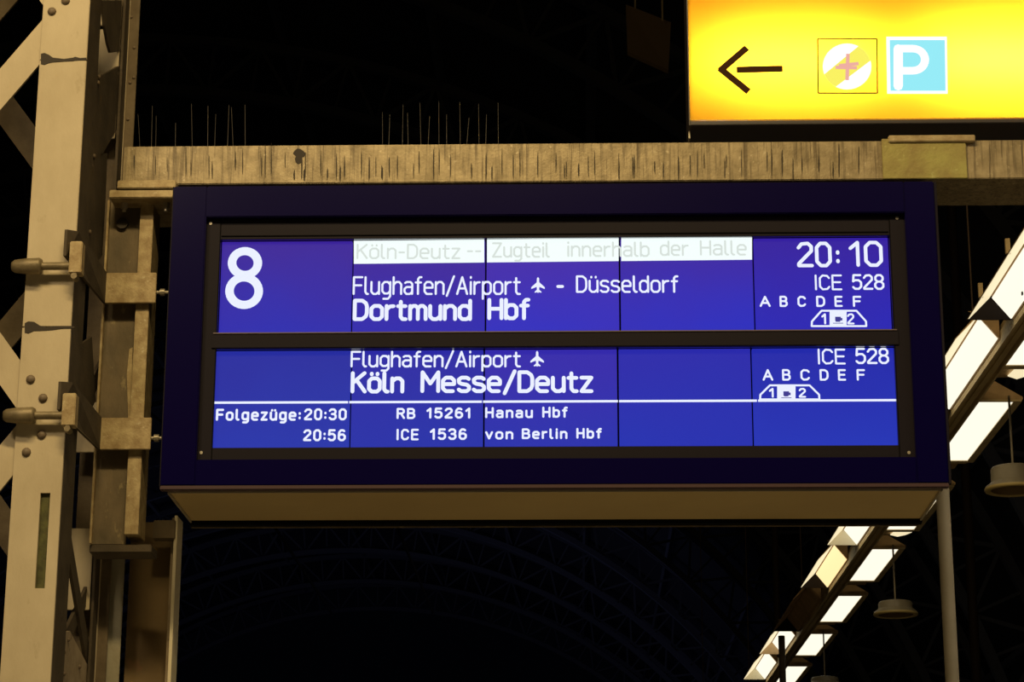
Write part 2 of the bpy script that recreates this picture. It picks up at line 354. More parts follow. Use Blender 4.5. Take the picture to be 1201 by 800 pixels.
# ---- lettering: a monoline dot-matrix style stroke face. glyph = width, strokes
G = {
'A': (4.8, '0,0 2.4,7 4.8,0|.9,2.3 3.9,2.3'), 'B': (4.4, '0,0 0,7 3.1,7 4.1,6.1 4.1,4.6 3.1,3.7 0,3.7|3.1,3.7 4.4,2.7 4.4,1 3.3,0 0,0'),
'C': (4.3, '4.3,5.7 3.4,6.8 1.3,7 0,5.6 0,1.4 1.3,0 3.4,.2 4.3,1.3'), 'D': (4.4, '0,0 0,7 2.7,7 4,6 4.4,4.8 4.4,2.2 4,1 2.7,0 0,0'),
'E': (4, '4,7 0,7 0,0 4,0|0,3.6 3.6,3.6'), 'F': (4, '4,7 0,7 0,0|0,3.6 3.6,3.6'), 'H': (4.4, '0,0 0,7|4.4,0 4.4,7|0,3.6 4.4,3.6'),
'I': (.3, '0,0 0,7'), 'K': (4.4, '0,0 0,7|4.3,7 0,3.2|1.4,4.4 4.5,0'), 'M': (5.4, '0,0 0,7 2.7,2.8 5.4,7 5.4,0'),
'R': (4.4, '0,0 0,7 3.2,7 4.3,6 4.3,4.5 3.2,3.5 0,3.5|2.4,3.5 4.5,0'), 'Z': (4.3, '0,7 4.3,7 0,0 4.3,0'),
'a': (3.8, '.3,4.6 1,5 2.8,5 3.7,4.2 3.7,0|3.7,2.9 1,2.9 0,2.1 0,.9 .9,0 2.6,0 3.7,.9'), 'b': (3.8, '0,7 0,0|0,3.9 1.2,5 2.8,5 3.8,4 3.8,1 2.8,0 1.2,0 0,1.1'),
'd': (3.8, '3.8,7 3.8,0|3.8,3.9 2.6,5 1,5 0,4 0,1 1,0 2.6,0 3.8,1.1'), 'e': (3.8, '0,2.6 3.8,2.6 3.8,4 2.8,5 1,5 0,4 0,1 1,0 3.4,0'),
'f': (2.7, '2.7,7 1.8,7 1.1,6.2 1.1,0|0,4.8 2.5,4.8'), 'g': (3.8, '3.8,5 3.8,-1 2.8,-2 .6,-2|3.8,3.9 2.6,5 1,5 0,4 0,1.2 1,.2 2.6,.2 3.8,1.2'),
'h': (3.7, '0,7 0,0|0,3.8 1.3,5 2.7,5 3.7,4 3.7,0'), 'i': (.3, '.15,5 .15,0|.15,6.7 .15,7.1'), 'l': (1.3, '0,7 0,.9 .7,0 1.3,0'),
'm': (5.6, '0,5 0,0|0,3.9 1,5 2,5 2.8,4.1 2.8,0|2.8,4.1 3.7,5 4.7,5 5.6,4.1 5.6,0'), 'n': (3.7, '0,5 0,0|0,3.8 1.3,5 2.7,5 3.7,4 3.7,0'),
'o': (3.9, '1,0 0,1 0,4 1,5 2.9,5 3.9,4 3.9,1 2.9,0 1,0'), 'p': (3.8, '0,5 0,-2|0,3.9 1.2,5 2.8,5 3.8,4 3.8,1 2.8,0 1.2,0 0,1.1'),
'r': (2.5, '0,5 0,0|0,3.6 1.2,4.8 2.5,4.9'), 's': (3.5, '3.4,4.5 2.7,5 .9,5 0,4.3 .1,3.2 .9,2.7 2.7,2.4 3.5,1.7 3.5,.7 2.7,0 .8,0 0,.6'),
't': (2.8, '1,6.6 1,.9 1.7,0 2.8,0|0,4.9 2.7,4.9'), 'u': (3.7, '0,5 0,1 1,0 2.4,0 3.7,1.1|3.7,5 3.7,0'), 'v': (3.8, '0,5 1.9,0 3.8,5'), 'z': (3.4, '0,5 3.4,5 0,0 3.4,0'),
'ü': (3.7, '0,5 0,1 1,0 2.4,0 3.7,1.1|3.7,5 3.7,0|.8,6.5 .8,6.8|2.9,6.5 2.9,6.8'), 'ö': (3.9, '1,0 0,1 0,4 1,5 2.9,5 3.9,4 3.9,1 2.9,0 1,0|.9,6.5 .9,6.8|3,6.5 3,6.8'),
'0': (4.2, '1.2,0 0,1.3 0,5.7 1.2,7 3,7 4.2,5.7 4.2,1.3 3,0 1.2,0'), '1': (2.6, '0,5.2 2,7 2,0'), '2': (4.2, '0,5.6 1,6.8 3,7 4.1,6 4.1,4.6 0,.6 0,0 4.2,0'),
'3': (4.2, '0,6 1,7 3,7 4,6 4,4.6 3,3.7 1.6,3.7|3,3.7 4.2,2.7 4.2,1.1 3.1,0 1,0 0,1'), '5': (4.2, '3.9,7 .4,7 .1,3.8 1.2,4.4 3,4.4 4.2,3.3 4.2,1.2 3,0 1,0 0,.9'),
'6': (4.2, '3.7,6.4 2.9,7 1.4,7 .2,5.6 0,3.6 0,1.2 1.2,0 3,0 4.2,1.2 4.2,2.9 3,4 1.2,4 0,3'), '8': (4.2, '1.2,3.7 .2,4.7 .2,6 1.2,7 3,7 4,6 4,4.7 3,3.7 1.2,3.7 0,2.6 0,1.1 1.2,0 3,0 4.2,1.1 4.2,2.6 3,3.7'),
'/': (3.4, '0,-.8 3.4,7.4'), '-': (2.6, '.2,3 2.4,3'), ':': (.4, '.2,1 .2,1.4|.2,4.2 .2,4.6'), ' ': (3.0, ''), '~': (1.0, ''),
}
def ribbon(mb, pts, wd, Y):
    """flat stroke along pts (x, z) with rounded joins"""
    r = wd/2
    for (ax, az), (bx, bz) in zip(pts, pts[1:]):
        L = math.hypot(bx-ax, bz-az) or 1e-6; nx, nz = -(bz-az)/L*r, (bx-ax)/L*r
        mb.add([(ax+nx, Y, az+nz), (ax-nx, Y, az-nz), (bx-nx, Y, bz-nz), (bx+nx, Y, bz+nz)], [(0, 1, 2, 3)])
    for (x, z) in pts:
        mb.add([(x+r*math.cos(k*math.pi/4), Y, z+r*math.sin(k*math.pi/4)) for k in range(8)], [tuple(range(8))])
def text(s, xl, xr, ytop, ybase, wpx, mat='text', name='lettering', Y=None, gap=1.6, par=None, lab=True):
    """letters between picture columns xl..xr with cap height ytop..ybase, all on the display plane"""
    Y = YR-.0008 if Y is None else Y
    a = PY(xl, ybase, Y); b = PY(xr, ybase, Y); t_ = PY(xl, ytop, Y); wd = wpx*(b.x-a.x)/(xr-xl)
    tot = sum(G[c][0]+gap for c in s)-gap; sx = (b.x-a.x-wd)/tot; sz = (t_.z-a.z-wd)/7
    mb = MB(); x = 0
    for c in s:
        for st in G[c][1].split('|') if G[c][1] else []:
            pts = [tuple(map(float, p_.split(','))) for p_ in st.split()]
            k = lambda p_: (a.x+wd/2+(x+p_[0])*sx, a.z+(b.z-a.z)*(x+p_[0])/tot+wd/2+p_[1]*sz)
            ribbon(mb, [k(p_) for p_ in pts], wd, Y)
        x += G[c][0]+gap
    return mb.build(name, mat, par or panel_of((a.x+b.x)/2, a.z), ('white lettering reading '+s.replace('~', '').strip()) if lab else None)
def quad(pts, mat, name, Y, par=None, label=None):
    v_ = [PY(x, y, Y) for x, y in pts]; mb = MB(); mb.add(v_, [tuple(range(len(pts)))]); return mb.build(name, mat, par or panel_of(sum(q_.x for q_ in v_)/len(v_), v_[0].z), label)
YT = YR-.0008
# platform number
def ring_px(mb, cx, cy, rx, ry, wpx, Y, n=28):
    pts = [PY(cx+rx*math.cos(k*2*math.pi/n), cy+ry*math.sin(k*2*math.pi/n), Y) for k in range(n+1)]
    s = (PY(cx+10, cy, Y).x-PY(cx, cy, Y).x)/10
    ribbon(mb, [(p_.x, p_.z) for p_ in pts], wpx*s, Y)
mb = MB(); ring_px(mb, 287.3, 308.5, 15.2, 14, 10, YT); ring_px(mb, 286.3, 341.5, 17.2, 16.2, 10, YT)
mb.build('platform_number', 'text', panel_of(-1.1, r1z0+.1), 'large white platform number 8')
# inverse strip over three modules, with the stopped notice in faint grey
for xa, xb in ((415, 568), (571.2, 725.6), (728.6, 882)):
    f_ = lambda x, y0: y0-(x-415)*.0105
    quad([(xa, f_(xa, 282.5)), (xb, f_(xb, 282.5)), (xb, f_(xb, 309.5)), (xa, f_(xa, 309.5))], 'strip', 'message_strip', YT, None, 'white message strip across the top of the display')
for s, xa, xb in (('Köln-Deutz', 418, 540), ('--', 547, 565), ('Zugteil', 577, 645), ('innerhalb', 665, 762), ('der', 774, 808), ('Halle', 821, 876)):
    t_ = text(s, xa, xb, 286-(xa-415)*.0105, 304-(xa-415)*.0105, 2.3, 'strip_text', Y=YT-.0006, lab=False)
    t_['label'] = 'faint grey lettering reading '+s
text('Flughafen/Airport', 413.5, 611, 324, 346, 2.5); text('-', 652, 662, 326, 344, 3.6); text('Düsseldorf', 675.5, 796, 323, 343.5, 2.5)
text('Dortmund', 413.5, 553.5, 350.5, 376.5, 4.5); text('Hbf', 571.5, 622, 349.5, 375.5, 4.5)
text('20', 935, 976, 283.5, 313.5, 4.2); text(':', 980.5, 985.5, 286, 312, 4.2); text('10', 996, 1036, 282.5, 313, 4.2)
text('ICE', 956, 988, 322, 340.5, 2.3); text('528', 999.5, 1037.5, 321.5, 340, 2.6)
for c, xa, xb in (('A', 891, 904), ('B', 914.5, 924), ('C', 935.5, 945.5), ('D', 957.5, 968), ('E', 979, 988.5), ('F', 1000.5, 1010.5)):
    text(c, xa, xb, 347, 360, 2.4)
text('Flughafen/Airport', 411, 611, 411.5, 431, 2.5); text('Köln', 411, 474, 435.5, 461.5, 4.5); text('Messe/Deutz', 493, 696, 434.5, 461, 4.5)
text('Folgezüge:', 253, 353, 479.5, 493.5, 2.7, gap=2.9); text('20:30', 356.5, 406.5, 479, 493, 2.6, gap=2.9); text('20:56', 355.5, 405.5, 503.5, 517.5, 2.6, gap=2.9)
text('RB', 465, 487, 478.5, 491.5, 2.5, gap=2.9); text('15261', 500, 552.5, 478, 491, 2.6, gap=3.0)
text('ICE', 465, 491, 503, 516.5, 2.4, gap=2.9); text('1536', 504, 547.5, 502.5, 516, 2.6, gap=3.0)
text('Hanau', 569, 625, 477.5, 490.5, 2.5, gap=2.9); text('Hbf', 636, 666, 477, 490, 2.5, gap=2.9)
text('von', 569, 602, 503, 515.5, 2.5, gap=2.9); text('Berlin', 612, 665.5, 502.5, 515, 2.5, gap=2.9); text('Hbf', 676, 706, 502, 514.5, 2.5, gap=2.9)
text('ICE', 959.5, 992, 409, 427.5, 2.3); text('528', 1003.5, 1043, 408, 427, 2.6)
for c, xa, xb in (('A', 894.5, 907), ('B', 917.5, 927.5), ('C', 939, 950), ('D', 961.5, 972), ('E', 983, 992.5), ('F', 1005, 1015)):
    text(c, xa, xb, 433, 446.5, 2.4)
# white rule, one piece per module
f_ = lambda x, y0: y0-(x-250)*.0037
ed = [250.5, 409, 566, 725.5, 888.5, 1051.5]
for i in range(5):
    xa, xb = ed[i]+(.6 if i else 0), ed[i+1]-.8
    quad([(xa, f_(xa, 471)), (xb, f_(xb, 471)), (xb, f_(xb, 473.7)), (xa, f_(xa, 473.7))], 'text', 'white_rule', YT)
# plane pictogram
def plane_sign(cx, cy, s):
    half = [(0, -9.5), (1.3, -8), (1.5, -3.2), (8, 2.6), (8, 4.8), (1.6, 2.2), (1.3, 5.6), (4, 8), (4, 9.2), (.9, 8.6), (0, 9.6)]
    pts = half+[(-x, y) for x, y in half[::-1][1:-1]]
    quad([(cx+x*s, cy+y*s) for x, y in pts], 'text', 'plane_pictogram', YT, None, 'white aeroplane pictogram pointing up')
plane_sign(631, 334.3, .98); plane_sign(630, 420.8, .98)
# coach diagram
def coach(x0, x1, yt, yb, c0, c1, n1, n2):
    mb = MB(); P = lambda x, y: (lambda v: (v.x, v.z))(PY(x, y, YT)); s = (PY(x0+10, yb, YT).x-PY(x0, yb, YT).x)/10
    out = [(x0+1, yb-1), (x0+1.3, yb-6.5), (x0+12.5, yt+1), (x1-12.5, yt+1), (x1-1.3, yb-6.5), (x1-1, yb-1), (x0+1, yb-1)]
    ribbon(mb, [P(*p_) for p_ in out], 2.3*s, YT)
    mb.add([PY(x, y, YT) for x, y in ((c0, yt), (c1, yt), (c1, yb), (c0, yb))], [(0, 1, 2, 3)])
    mb.build('coach_diagram', 'text', panel_of(1.1, PY(x0, yb, YT).z), 'white coach diagram with class numbers 1 and 2')
    text('1', n1, n1+6.5, yt+4, yb-3, 2.3, lab=True); text('2', n2, n2+8.5, yt+4, yb-3, 2.2)
    cm = (c0+c1)/2; Yi = YT-.0006
    quad([(cm-3.5, yt+8), (cm+3.2, yt+8), (cm+3.2, yt+9.5), (cm+5, yt+9.5), (cm+5, yt+12.5), (cm+2.8, yt+12.5), (cm+2.2, yt+14), (cm-2.6, yt+14), (cm-3.5, yt+12.5)], 'lcd_ink', 'cup_pictogram', Yi, None, 'dark blue cup pictogram')
    quad([(cm-6, yt+15.2), (cm+6, yt+15.2), (cm+6, yt+16), (cm-6, yt+16)], 'lcd_ink', 'saucer_line', Yi)
coach(951, 1017, 363.5, 383.5, 973, 993, 963.5, 993.8)
coach(890.5, 962, 451, 469.5, 911.5, 933, 902, 937)

# ================================================================== backlit yellow sign
SY = .46; SD = .22
sl = PY(808.5, 100, SY).x; sbz = PY(1000, 139, SY).z; stz = sbz+.66; sr = sl+1.9
sign = empty('direction_sign', ((sl+sr)/2, SY, sbz), 'bright yellow backlit direction sign with arrow, cross and parking symbols', 'sign')
c = MB(); t = .008
c.box(sl, sr, SY+SD-t, SY+SD, sbz-.02, stz+.02); c.box(sl, sr, SY+.004, SY+SD, sbz-.02, sbz-.004, .002); c.box(sl, sr, SY+.004, SY+SD, stz+.004, stz+.02, .002)
c.box(sl-.004, sl+.002, SY+.006, SY+SD, sbz-.02, stz+.02); c.box(sr-.002, sr+.004, SY+.004, SY+SD, sbz-.02, stz+.02)
c.build('sign_case', 'sign_case', sign)
c = MB(); c.box(sl+.003, sr-.003, SY+SD-.02, SY+SD-.009, sbz-.003, stz+.003); c.box(sl+.003, sl+.006, SY+.01, SY+SD-.02, sbz-.003, stz+.003); c.build('case_lining', 'sign_in', sign)
MB().add([(sl, SY+.003, sbz), (sr, SY+.003, sbz), (sr, SY+.003, stz), (sl, SY+.003, stz)], [(0, 1, 2, 3)]).build('sign_face', 'acrylic', sign, 'glowing yellow acrylic face')
zm = PY(1000, 70, SY).z
for (xa, xb, pw) in ((sl+.10, PY(1030, 50, SY).x, 5.6), (PY(1085, 50, SY).x, sr-.1, 9.5)):
    l = area('sign_tube_light', ((xa+xb)/2, SY+.17, zm), ((xa+xb)/2, SY, zm), xb-xa, .05, pw*(.9), (1, 1, 1))
tick = PY(809, 145, SY)
MB().box(sl-.003, sl+.003, SY+SD*.3, SY+SD*.5, sbz-.052, sbz-.018).build('drip_edge', 'steel', sign)
YS = SY-.0005
def spoly(pts, mat, name, dY=0, label=None, par=None):
    return quad(pts, mat, name, YS-dY, par or sign, label)
mb = MB()
def sr_(pts, wpx):
    s = (PY(910, 80, YS).x-PY(900, 80, YS).x)/10
    q_ = [PY(x, y, YS) for x, y in pts]; r_ = wpx*s/2
    for a_, b_ in zip(q_, q_[1:]):
        d_ = (b_-a_).normalized(); n_ = Vector((-d_.z, 0, d_.x))*r_
        zz[0] += .0003; dy_ = Vector((0, -zz[0], 0)); mb.add([a_+n_+dy_, a_-n_+dy_, b_-n_+dy_, b_+n_+dy_], [(0, 1, 2, 3)])
zz = [0]
sr_([(876, 56), (844.5, 83)], 8); sr_([(844, 80), (878, 107.5)], 8); sr_([(864, 82), (918, 80.7)], 8)
mb.build('arrow', 'ink', sign, 'dark brown arrow pointing left')
mb = MB(); sr_([(959, 45.5), (1028.5, 45.5), (1029, 109.5), (959.5, 109.5), (959, 45.5)], 1.7); mb.build('pictogram_border', 'ink_line', sign)
def disc(cx, cy, rx, ry, a0=0, a1=360, n=40): return [(cx+rx*math.cos(math.radians(a0+(a1-a0)*k/n)), cy+ry*math.sin(math.radians(a0+(a1-a0)*k/n))) for k in range(n+(0 if a1-a0 >= 360 else 1))]
pd = spoly(disc(993.5, 78, 28.5, 27), 'p_white', 'pictogram_disc', .0005, 'white disc with pale yellow band')
spoly(disc(993.5, 78, 28.5, 27, -62, -15, 10)+disc(993.5, 78, 28.5, 27, 118, 160, 10), 'p_yellow', 'yellow_band', .001, 'pale yellow diagonal band', pd)
mb = MB()
for a_ in (((984, 77), (1007, 74.5)), ((994.5, 63), (993.5, 94)), ((980, 79), (1005, 79.5))):
    q_ = [PY(x, y, YS-.0015) for x, y in a_]; d_ = (q_[1]-q_[0]).normalized(); n_ = Vector((-d_.z, 0, d_.x))*.007
    mb.add([q_[0]+n_, q_[0]-n_, q_[1]-n_, q_[1]+n_], [(0, 1, 2, 3)])
mb.build('cross', 'p_cross', pd, 'faded red cross')
spoly([(1039.5, 43), (1110.5, 43), (1111.5, 110), (1040.5, 110)], 'p_white', 'parking_border', .0005, 'white square border')
pp_ = spoly([(1043.5, 47), (1108, 47), (1109, 106.5), (1044.5, 106.5)], 'p_blue', 'parking_panel', .001, 'pale blue parking panel')
mb = MB(); s = (PY(1090, 80, YS).x-PY(1080, 80, YS).x)/10
Pz = lambda x, y: (lambda v: (v.x, v.z))(PY(x, y, YS-.0015))
bowl = [(1053, 57)]+disc(1071, 70, 14, 13, -90, 90, 10)+[(1053, 83)]
ribbon(mb, [Pz(*p_) for p_ in bowl], 9.5*s, YS-.0015); ribbon(mb, [Pz(1053.5, 57), Pz(1053.5, 101)], 11*s, YS-.0015)
mb.build('parking_letter', 'p_white', pp_, 'white capital P')
for X in (sl+.35, sr-.35):
    MB().tube((X, SY+SD/2, stz+.015), (X, SY+SD/2, 8.0), .012, 10).build('hanger_rod', 'steel', sign)

# ================================================================== riveted lattice column
FY = -.30
XL = PY(51, 0, FY).x; XRt = PY(105.5, 0, FY).x; cw = XRt-XL
zf = lambda py: PY(90-(py-300)*.05, py, FY).z
# depth where the rear chord's face lies: its inner edge is seen at pixel (147.5, 100)
RYv = PX(147.5, 100, XRt); RY = RYv.y
ZT = 7.6; CWID = .78
XFL = XRt-CWID            # outer edge of the left chord
colm = empty('lattice_column', (XRt-CWID/2, (FY+RY)/2, 0), 'tall riveted lattice steel column in flaking tan paint at the left', 'column')
# front right chord plate in three lengths, the lowest with a slot
zs1, zs2 = zf(70), zf(383.5)
sl_t, sl_b = zf(578), zf(690); a = PY(47.5, 579, FY); bq = PY(59, 579, FY)
pl = MB(); pl.box(XL, XRt, FY, FY+.012, zs1+.002, ZT, .002); chord_top = pl.build('chord_plate', 'paint', colm)
pl = MB(); pl.box(XL, XRt, FY, FY+.012, zs2+.002, zs1-.002, .002); chord_mid = pl.build('chord_plate', 'paint', colm)
pl = MB(); pl.box(XL, XRt, FY, FY+.012, sl_t, zs2-.002); pl.box(XL, a.x, FY, FY+.012, sl_b, sl_t); pl.box(bq.x, XRt, FY, FY+.012, sl_b, sl_t); pl.box(XL, XRt, FY, FY+.012, 0, sl_b)
chord_low = pl.build('chord_plate', 'paint', colm, 'lowest plate of the front chord, with a long narrow slot')
MB().box(a.x-.01, bq.x+.01, FY+.013, FY+.022, sl_b-.02, sl_t+.02).build('slot_backing', 'moss', colm, 'mossy green rust behind the slot')
def seam(py, pts):
    up = [PY(x, y0, FY-.002) for x, y0, y1 in pts]; dn = [PY(x, y1, FY-.002) for x, y0, y1 in pts]
    n = len(up); v = up+dn; mb = MB()
    off = Vector((0, .006, 0)); mb.add(v+[p_+off for p_ in v], [(i, i+1, n+i+1, n+i) for i in range(n-1)]+[(2*n+i, 2*n+i+1, i+1, i) for i in range(n-1)]+[(n+i, n+i+1, 3*n+i+1, 3*n+i) for i in range(n-1)])
    mb.build('splice_seam', 'stain', colm)
seam(70, [(48, 63, 75), (52, 62, 76), (57, 64, 74), (62, 67.5, 73), (75, 69, 72), (86, 67.5, 71.5), (88, 66.5, 71), (94, 68, 70.5), (101.3, 67.5, 70.5)])
seam(383, [(29, 379, 390), (33, 377, 391), (40, 377.5, 388), (47, 382, 388), (55, 384, 387.5), (62, 383, 387), (72, 382.5, 385.5), (87, 382.5, 385)])
# side leg of the front right chord (faces +x), other chords
LEG = .20
MB().box(XRt-.012, XRt, FY+.012, FY+LEG, 0, ZT, .002).build('chord_angle', 'shaded_paint', colm, 'dark shaded side leg of the front chord')
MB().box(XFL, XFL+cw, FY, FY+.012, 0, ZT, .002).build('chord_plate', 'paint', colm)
MB().box(XFL, XFL+.012, FY+.012, FY+LEG, 0, ZT).build('chord_angle', 'shaded_paint', colm)
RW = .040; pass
MB().box(XRt-.10, XRt+RW, RY, RY+.012, 0, ZT, .002).build('rear_chord_plate', 'rear_shade_paint', colm)
MB().box(XRt-.008, XRt+.002, RY-.09, RY, 0, ZT, .001).build('rear_chord_angle', 'shaded_paint', colm)
MB().box(XRt, XRt+.004, RY-.012, RY, 0, ZT).build('rear_chord_edge', 'paint', colm)
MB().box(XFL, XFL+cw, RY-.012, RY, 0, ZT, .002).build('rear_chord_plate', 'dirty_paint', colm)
# lacing: front face
zj = [zf(12), zf(488)]; pitch = zj[0]-zj[1]
xc1, xc0 = XL+.02, XFL+cw-.02
def lace(Yf, mat, ph=0., wd=.105, nm='lacing_bar', dz=0):
    for k in range(-3, 3):
        zc = zj[0]+pitch*k+ph
        for s_ in (-1, 1):
            z1 = zc+s_*.045*1; z0 = zc+s_*pitch/2
            a_ = Vector((xc1+.03, Yf, z1-s_*.0)); b_ = Vector((xc0-.03, Yf, z0))
            if min(z0, z1) < .02 or max(z0, z1) > ZT: continue
            mb = MB(); mb.bar(a_, b_, wd, .012, (0, 1, 0)); mb.build(nm, mat, colm)
lace(FY+.022, 'paint'); lace(RY-.03, 'rear_shade_paint', ph=pitch*.60)
# lacing and gussets of the right side face, plane x = XRt
def side(ya, za, yb, zb_, wd, mat, nm, X=XRt-.02, lab=None):
    mb = MB(); mb.bar((X, ya, za), (X, yb, zb_), wd, .012, (1, 0, 0)); return mb.build(nm, mat, colm, lab)
def sidepoly(pxs, mat, nm, X=XRt-.012, lab=None):
    mb = MB(); mb.prism([PX(x, y, X) for x, y in pxs], (-.01, 0, 0)); return mb.build(nm, mat, colm, lab)
sidepoly([(120, 0), (143, 0), (141, 60), (130, 62), (127, 52), (123, 30)], 'shaded_paint', 'gusset')
sidepoly([(112, 92), (128, 84), (142, 76), (142, 84), (138, 150), (118, 185), (100, 190), (104, 100)], 'shaded_paint', 'gusset')
sidepoly([(98, 250), (103, 215), (110, 180), (126, 180), (124, 232), (120, 300), (96, 330)], 'shaded_paint', 'gusset')
sidepoly([(86, 410), (108, 395), (112, 470), (98, 500), (84, 480)], 'shaded_paint', 'gusset')
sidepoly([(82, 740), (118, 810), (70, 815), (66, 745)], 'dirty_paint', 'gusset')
side(FY+.16, zf(500), RY-.03, zf(500)+.40, .07, 'shaded_paint', 'side_lacing_bar', X=XRt-.03)
side(FY+.16, zf(600), RY-.03, zf(600)-.42, .07, 'shaded_paint', 'side_lacing_bar')
side(FY+.16, zf(770), RY-.03, zf(770)+.36, .06, 'shaded_paint', 'side_lacing_bar', X=XRt-.03)
# added plates in pale paint, standing for lit inner faces between the bars
for (py0, py1) in ((-30, 25), (30, 90), (140, 172), (500, 560), (650, 745)):
    z0, z1 = PX(125, py1, XRt-.06).z, PX(125, py0, XRt-.06).z
    MB().box(XRt-.12, XRt-.012, RY-.10, RY-.092, z0, z1, .002).build('lit_inner_plate', 'paint', colm)
# rivets
rm = MB(); nseg = 10
rm.lathe((0, 0, 0), [(.0165, 0), (.0155, .005), (.011, .010), (.005, .0125), (.0005, .013)], nseg)
rvs = []
def rivet(par, p_, nrm, sc_=1.):
    if not rvs:
        me = bpy.data.meshes.new('rivet'); me.from_pydata([Vector(v) for v in rm.v], [], rm.f); me.materials.append(M['rivet'])
        me.polygons.foreach_set('use_smooth', [True]*len(me.polygons)); rvs.append(me)
    o = bpy.data.objects.new('rivet', rvs[0]); col.objects.link(o); o.parent = par
    o.location = Vector(p_)-ORIG[par.name]; o.rotation_euler = Vector(nrm).to_track_quat('Z', 'Y').to_euler(); o.scale = (sc_,)*3
for x, y in ((61, 13.5), (77, 1)): rivet(chord_top, PY(x, y, FY), (0, -1, 0))
for x, y in ((36, 445), (50.5, 467), (49, 510), (31, 530.5)): rivet(chord_low, PY(x, y, FY), (0, -1, 0))
gus = [o for o in colm.children if o.name.startswith('gusset')]
for g_, pts in ((gus[1], ((116, 90), (115, 97))), (gus[2], ((110, 183), (107, 194), (104, 204), (102, 240), (103, 260), (105, 272))), (gus[3], ((98, 482), (96, 470))), (gus[4], ((80, 750), (75, 765), (93, 782), (75, 790)))):
    for x, y in pts: rivet(g_, PX(x, y, XRt-.011), (1, 0, 0), .55)
rc = [o for o in colm.children if o.name.startswith('rear_chord_plate')][0]
for x, y in ((157.5, 56), (157, 91), (152.5, 97), (154, 20), (150, 140)): rivet(rc, PY(x, y, RY), (0, -1, 0), .45)

# ================================================================== bracket post on the column
PYF = .14
bp = empty('bracket_post', (PY(150, 600, PYF).x, PYF, PY(150, 636, PYF).z), 'short galvanised bracket post clamped beside the lattice column', 'bracket')
fx0, fx1 = PY(165, 240, PYF).x, PY(180.5, 240, PYF).x; wx0 = PY(131, 240, PYF+.05).x
ztp, zbt = PY(170, 233, PYF).z, PY(150, 627, PYF).z
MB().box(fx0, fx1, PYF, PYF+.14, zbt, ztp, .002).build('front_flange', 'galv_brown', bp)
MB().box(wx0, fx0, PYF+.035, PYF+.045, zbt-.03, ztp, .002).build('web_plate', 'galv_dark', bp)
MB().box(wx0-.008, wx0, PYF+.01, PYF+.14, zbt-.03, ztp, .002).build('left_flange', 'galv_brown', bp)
MB().box(wx0-.01, fx1+.045, PYF+.03, PYF+.16, zbt-.06, zbt-.03, .003).build('foot_plate', 'shaded_paint', bp)
mb = MB()   # bright wear scar and a mitred cleat on the web
mb.prism([PY(x, y, PYF+.034) for x, y in ((152, 410), (156, 408), (155, 480), (151, 500), (149, 440))], (0, -.006, 0)); mb.build('cleat', 'galv_brown', bp)
mb = MB(); c_ = PY(144, 263, PYF+.034); mb.tube((c_.x, PYF+.035, c_.z), (c_.x, PYF+.02, c_.z), .022, 12); mb.build('bolt_boss', 'stain', bp)
# horizontal cleat plate under the beam end
ca = PY(129, 214, .06); cb = PY(206, 231.5, .06)
pp = MB(); pp.box(ca.x, cb.x, .06, .40, cb.z, cb.z+.032, .003); pp.box(ca.x+.03, cb.x, .05, .40, cb.z+.034, zb-.001, .003)
seat_plate = pp.build('seat_plate', 'galv_brown', bp, 'thick plate under the end of the crossbeam')
for x in (146, 195):
    c_ = PY(x, 238, .12); mb = MB(); mb.tube((c_.x, .12, cb.z), (c_.x, .12, cb.z-.022), .014, 6); mb.tube((c_.x, .12, cb.z-.02), (c_.x, .12, cb.z-.034), .008, 8)
    mb.build('bolt', 'steel', bp)

